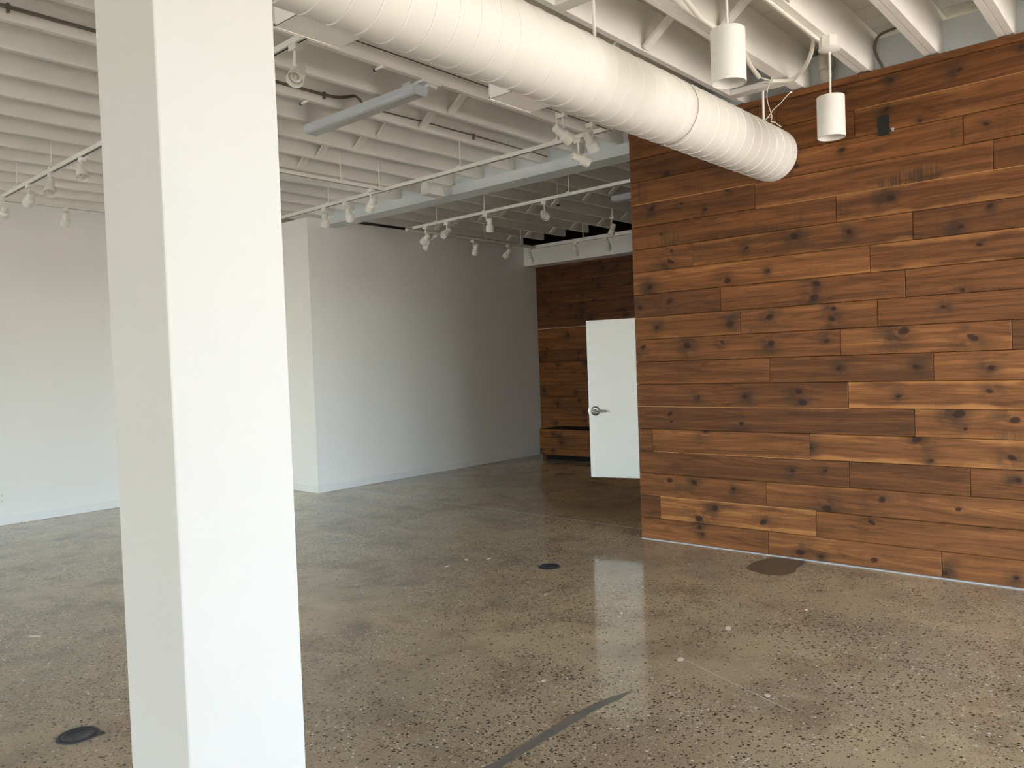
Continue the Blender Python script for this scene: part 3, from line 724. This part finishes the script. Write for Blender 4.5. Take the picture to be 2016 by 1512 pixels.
# ------------------------------------------------------------------ track heads
# adapter point under the rail, foot of the stem, centre of the lamp body, aim
HEADS = [
 ('track head with open lamp facing camera, right beside the column', (2.348, 3.397, 3.125), (2.345, 3.396, 3.024), (2.353, 3.385, 2.984), (-0.566, -0.426, -0.705)),
 ('left of two track heads hanging close under the round duct', (4.222, 3.150, 3.125), (4.222, 3.141, 3.034), (4.216, 3.147, 2.993), (0.886, -0.181, -0.427)),
 ('right of two track heads hanging close under the round duct', (4.542, 3.148, 3.125), (4.545, 3.135, 3.035), (4.530, 3.150, 3.004), (0.684, 0.018, -0.729)),
 ('track head tipped sideways, lowest of the cluster under the round duct', (4.795, 3.438, 3.125), (4.793, 3.436, 3.025), (4.798, 3.429, 2.982), (0.923, -0.320, -0.214)),
 ('track head in front of the steel beam, nearest to the wedge speaker', (4.662, 5.668, 3.125), (4.657, 5.666, 3.059), (4.658, 5.662, 2.991), (0.208, 0.749, -0.629)),
 ('upright track head in front of steel beam, middle one of three', (4.845, 6.283, 3.125), (4.879, 6.282, 3.067), (4.881, 6.278, 3.020), (0.515, 0.419, -0.748)),
 ('track head just above the outside corner of the white wall', (4.850, 6.626, 3.125), (4.882, 6.621, 3.065), (4.862, 6.642, 3.015), (0.451, 0.478, -0.754)),
 ('track head at left nearest the column, lamp visible from below', (2.400, 6.197, 3.125), (2.387, 6.203, 3.071), (2.392, 6.196, 3.026), (-0.149, -0.564, -0.812)),
 ('track head at left with lamp visible, second from the column', (2.403, 6.816, 3.125), (2.398, 6.819, 3.082), (2.395, 6.819, 3.013), (-0.285, -0.540, -0.792)),
 ('track head at left turned away to the wall, third from column', (2.406, 7.320, 3.125), (2.413, 7.317, 3.080), (2.409, 7.319, 3.012), (0.007, 0.852, -0.524)),
 ('track head at the extreme left end of the left rail', (2.410, 7.961, 3.125), (2.417, 7.962, 3.065), (2.415, 7.962, 3.007), (0.204, 0.851, -0.485)),
 ('lowest track head at left, hanging before the far left wall', (2.976, 8.120, 3.125), (2.975, 8.120, 3.084), (2.970, 8.122, 3.026), (0.094, 0.669, -0.737)),
 ('track head beyond the beam at the left end of its rail, aimed at white wall', (6.400, 6.815, 3.125), (6.400, 6.816, 3.062), (6.398, 6.815, 2.988), (0.146, 0.855, -0.497)),
 ('track head half hidden below another at left end of white wall rail', (6.903, 7.165, 3.125), (6.896, 7.271, 3.071), (6.874, 7.295, 3.029), (0.230, 0.691, -0.685)),
 ('small track head beyond the beam with round lamp face showing, before white wall', (6.398, 6.460, 3.125), (6.392, 6.451, 3.047), (6.385, 6.458, 3.010), (-0.810, -0.031, -0.585)),
 ('upright track head beyond the beam pointing straight down', (6.380, 5.836, 3.125), (6.394, 5.835, 3.056), (6.412, 5.812, 3.009), (0.314, 0.333, -0.889)),
 ('track head beyond the beam with ringed lamp facing the camera', (6.358, 5.009, 3.125), (6.359, 5.004, 3.031), (6.354, 5.008, 2.990), (-0.565, -0.676, -0.473)),
 ('track head at top of white wall, left of the pair', (7.569, 7.165, 3.125), (7.571, 7.158, 3.038), (7.585, 7.140, 3.002), (0.199, 0.499, -0.843)),
 ('slim tilted track head at top of white wall, right of the pair', (8.263, 7.167, 3.125), (8.253, 7.176, 3.036), (8.257, 7.170, 3.009), (0.078, 0.801, -0.593)),
 ('track head at the inner corner against left end of white boxed beam', (8.736, 7.165, 3.125), (8.733, 7.164, 3.051), (8.732, 7.163, 2.992), (0.497, 0.335, -0.801)),
 ('track head against the middle of the white boxed beam', (8.868, 6.461, 3.125), (8.855, 6.459, 3.079), (8.852, 6.460, 3.011), (0.408, 0.306, -0.860)),
 ('track head against the white boxed beam, beside the plank wall edge', (8.878, 5.979, 3.125), (8.919, 5.980, 3.092), (8.922, 5.974, 3.034), (0.622, 0.261, -0.738)),
 ('single lamp head fixed directly to a joist above the boxed beam', (8.346, 5.505, 3.272), (8.328, 5.522, 3.156), (8.342, 5.506, 3.111), (-0.235, 0.232, -0.944)),
]
prof_h = [(0, -0.072), (0.024, -0.072), (0.028, -0.068), (0.0285, 0.000), (0.031, 0.003), (0.0405, 0.012), (0.0412, 0.018), (0.043, 0.073), (0.040, 0.073), (0.037, 0.034), (0, 0.034)]
me_h = MB().lathe(prof_h, 28).mesh('lamp_housing'); me_h.materials.append(M['track']); me_h.set_sharp_from_angle(angle=0.55)
me_l = MB().lathe([(0.0335, 0.036), (0.031, 0.044), (0.025, 0.0445), (0.021, 0.038), (0.012, 0.036), (0.008, 0.046), (0, 0.047)], 24).mesh('lamp'); me_l.materials.append(M['lamp'])
me_a = MB().box((-0.017, -0.030, -0.028), (0.017, 0.030, 0.0)).mesh('adapter'); me_a.materials.append(M['track'])
for lb, A, Sf, C, D in HEADS:
    A = Vector(A); Sf = Vector(Sf)-A; C = Vector(C)-A; D = Vector(D).normalized()
    t = thing('track_spotlight', lb, 'track light', A, 'white adjustable track light heads')
    ad = obj('adapter', me_a, 'track', t)
    stem_top = Vector((Sf.x*0.3, Sf.y*0.3, -0.026))
    near_pt = C + D*(Sf-C).dot(D)
    obj('stem', MB().tube([stem_top, Sf, Sf + (near_pt-Sf)*0.35], [0.0085, 0.0085, 0.008], 10), 'track', t)
    obj('knuckle', MB().lathe([(0, -0.006), (0.011, -0.006), (0.011, 0.006), (0, 0.006)], 12, 'x'), 'track', t, tuple(Sf))
    if A.z > 3.2: obj('mount', MB().tube([(0, 0, -0.004), (0, 0, ZJ-A.z+0.004)], 0.014, 12), 'track', t)
    q = D.to_track_quat('Z', 'Y')
    ho = obj('lamp_housing', me_h, 'track', t, tuple(C)); ho.rotation_mode = 'QUATERNION'; ho.rotation_quaternion = q
    la = obj('lamp', me_l, 'lamp', ho)
for x, y, lb in ((6.763, 5.141, 'thin drop rod with dark tip beyond the beam, left of the strip light'), (8.31, 5.088, 'thin drop rod with dark disc tip near the plank wall edge')):
    t = thing('drop_rod', lb, 'rod', (x, y, 0))
    obj('rod', MB().tube([(0, 0, 3.165), (0, 0, ZJ+0.004)], 0.005, 8), 'track', t)
    obj('tip', MB().lathe([(0, 3.150), (0.022, 3.152), (0.022, 3.160), (0.006, 3.168)], 14), 'dark', t)

# ------------------------------------------------------------------ outlets
def outlet(name, loc, rot, mat, label, w=0.072, h=0.118):
    t = thing(name, label, 'outlet', loc); t.rotation_euler = (0, 0, rot)
    p = obj('cover_plate', MB().box((-w/2, 0, -h/2), (w/2, 0.006, h/2)), mat, t)
    bv = p.modifiers.new('bevel', 'BEVEL'); bv.width = 0.002
    for s in (-1, 1):
        f = obj('receptacle', MB().lathe([(0, 0.005), (0.0165, 0.005), (0.0165, 0.0085), (0, 0.0088)], 20, 'y'), mat, t, (0, 0, s*0.026))
        obj('slot', MB().box((-0.008, 0.0085, -0.003), (-0.0055, 0.0094, 0.006)).box((0.0055, 0.0085, -0.003), (0.008, 0.0094, 0.006)).box((-0.002, 0.0085, -0.010), (0.002, 0.0094, -0.006)), 'dark', f)
    return t
outlet('wall_outlet', (XW-0.001, 1.570, 2.982), math.pi/2, 'black', 'black duplex outlet high on the plank wall beside pendant', 0.073, 0.130)
outlet('wall_outlet', (2.700, YL-0.0005, 0.287), math.pi, 'outlet', 'white duplex outlet low on the far left wall', 0.074, 0.118)
t = thing('cable_clip', 'small clear plastic clip on the plank wall beside black outlet', 'clip', (XW-0.001, 1.515, 2.945))
obj('hook', MB().box((-0.008, -0.008, -0.010), (0, 0.008, 0.010)).box((-0.016, -0.004, -0.010), (-0.008, 0.004, -0.003)), 'seal', t)

# ------------------------------------------------------------------ floor boxes and floor marks
def floor_box(x, y, label, tab):
    t = thing('floor_box', label, 'floor box', (x, y, 0), 'round dark floor boxes')
    obj('rim', MB().lathe([(0.084, 0.0), (0.082, 0.004), (0.070, 0.0065), (0.068, 0.0045), (0.068, 0.0)], 48), 'floorbox', t)
    obj('lid', MB().lathe([(0.066, 0.0), (0.066, 0.005), (0.050, 0.006), (0.047, 0.0045), (0, 0.0045)], 48), 'floorbox', t)
    obj('lid_tab', MB().box((-0.022, -0.006, 0.004), (0.022, 0.006, 0.008)), 'floorbox', t)
    if tab: obj('pull_tab', MB().box((0.050, -0.075, 0.0), (0.082, -0.055, 0.004)), 'black', t)
floor_box(4.498, 3.614, 'round dark floor box in mid floor before the plank wall', False)
floor_box(1.256, 3.587, 'round dark floor box at lower left beside the column', True)

def flat(name, poly, h, mat, parent):
    n = len(poly)
    vs = [(x, y, 0.0) for x, y in poly] + [(x, y, h) for x, y in poly]
    return obj(name, MB().add(vs, [tuple(range(n, 2*n))] + [(i, (i+1) % n, n+(i+1) % n, n+i) for i in range(n)]), mat, parent)
# grey filled saw cut
L_, R_ = [], []
x = 1.2
while x < 2.98:
    yc = 2.0 - max(0, x-2.7)*0.16
    w = 0.026*(0.55 if x > 2.9 else 1.0)
    L_.append((x, yc + w + rnd.uniform(-.005, .005))); R_.append((x, yc - w*0.9 + rnd.uniform(-.005, .005))); x += 0.06
flat('crack_filler', R_ + [(3.015, 1.945)] + L_[::-1], 0.0008, 'filler', fl)
flat('repair_patch', [(5.13, 2.235), (5.20, 2.42), (5.36, 2.455), (5.635, 2.40), (5.637, 2.16), (5.50, 2.13), (5.42, 2.145), (5.30, 2.105), (5.20, 2.13)], 0.0006, 'patch', fl)
for cx, cy, a, b, th in ((1.61, 5.19, .050, .016, 1.9), (4.009, 1.973, .034, .017, .5), (3.458, 1.965, .030, .016, .3), (4.433, 4.159, .030, .014, .2), (4.316, 4.285, .028, .015, .9), (4.092, 4.269, .026, .015, .1),
                         (3.948, 3.208, .022, .010, .2), (3.30, 1.45, .020, .012, .6), (4.55, 1.75, .018, .010, .3), (2.85, 2.35, .016, .010, .2), (3.9, 2.6, .018, .010, .5)):
    pl = []
    for i in range(9):
        an = 2*math.pi*i/9; rr = rnd.uniform(.75, 1.15)
        u, v = a*rr*math.cos(an), b*rr*math.sin(an)
        pl.append((cx + u*math.cos(th) - v*math.sin(th), cy + u*math.sin(th) + v*math.cos(th)))
    flat('stone_chip', pl, 0.0006, 'chip', fl)
for a, b in (((5.95, 1.0), (6.06, 8.1)),):
    obj('control_joint', MB().bar((a[0]+0.0, 3.54, 0.0003), (b[0], 8.1, 0.0003), 0.008, 0.0008), 'seal', fl)
obj('scratch', MB().bar((3.46, 1.938, 0.0003), (3.21, 1.305, 0.0003), 0.004, 0.0006), 'seal', fl)
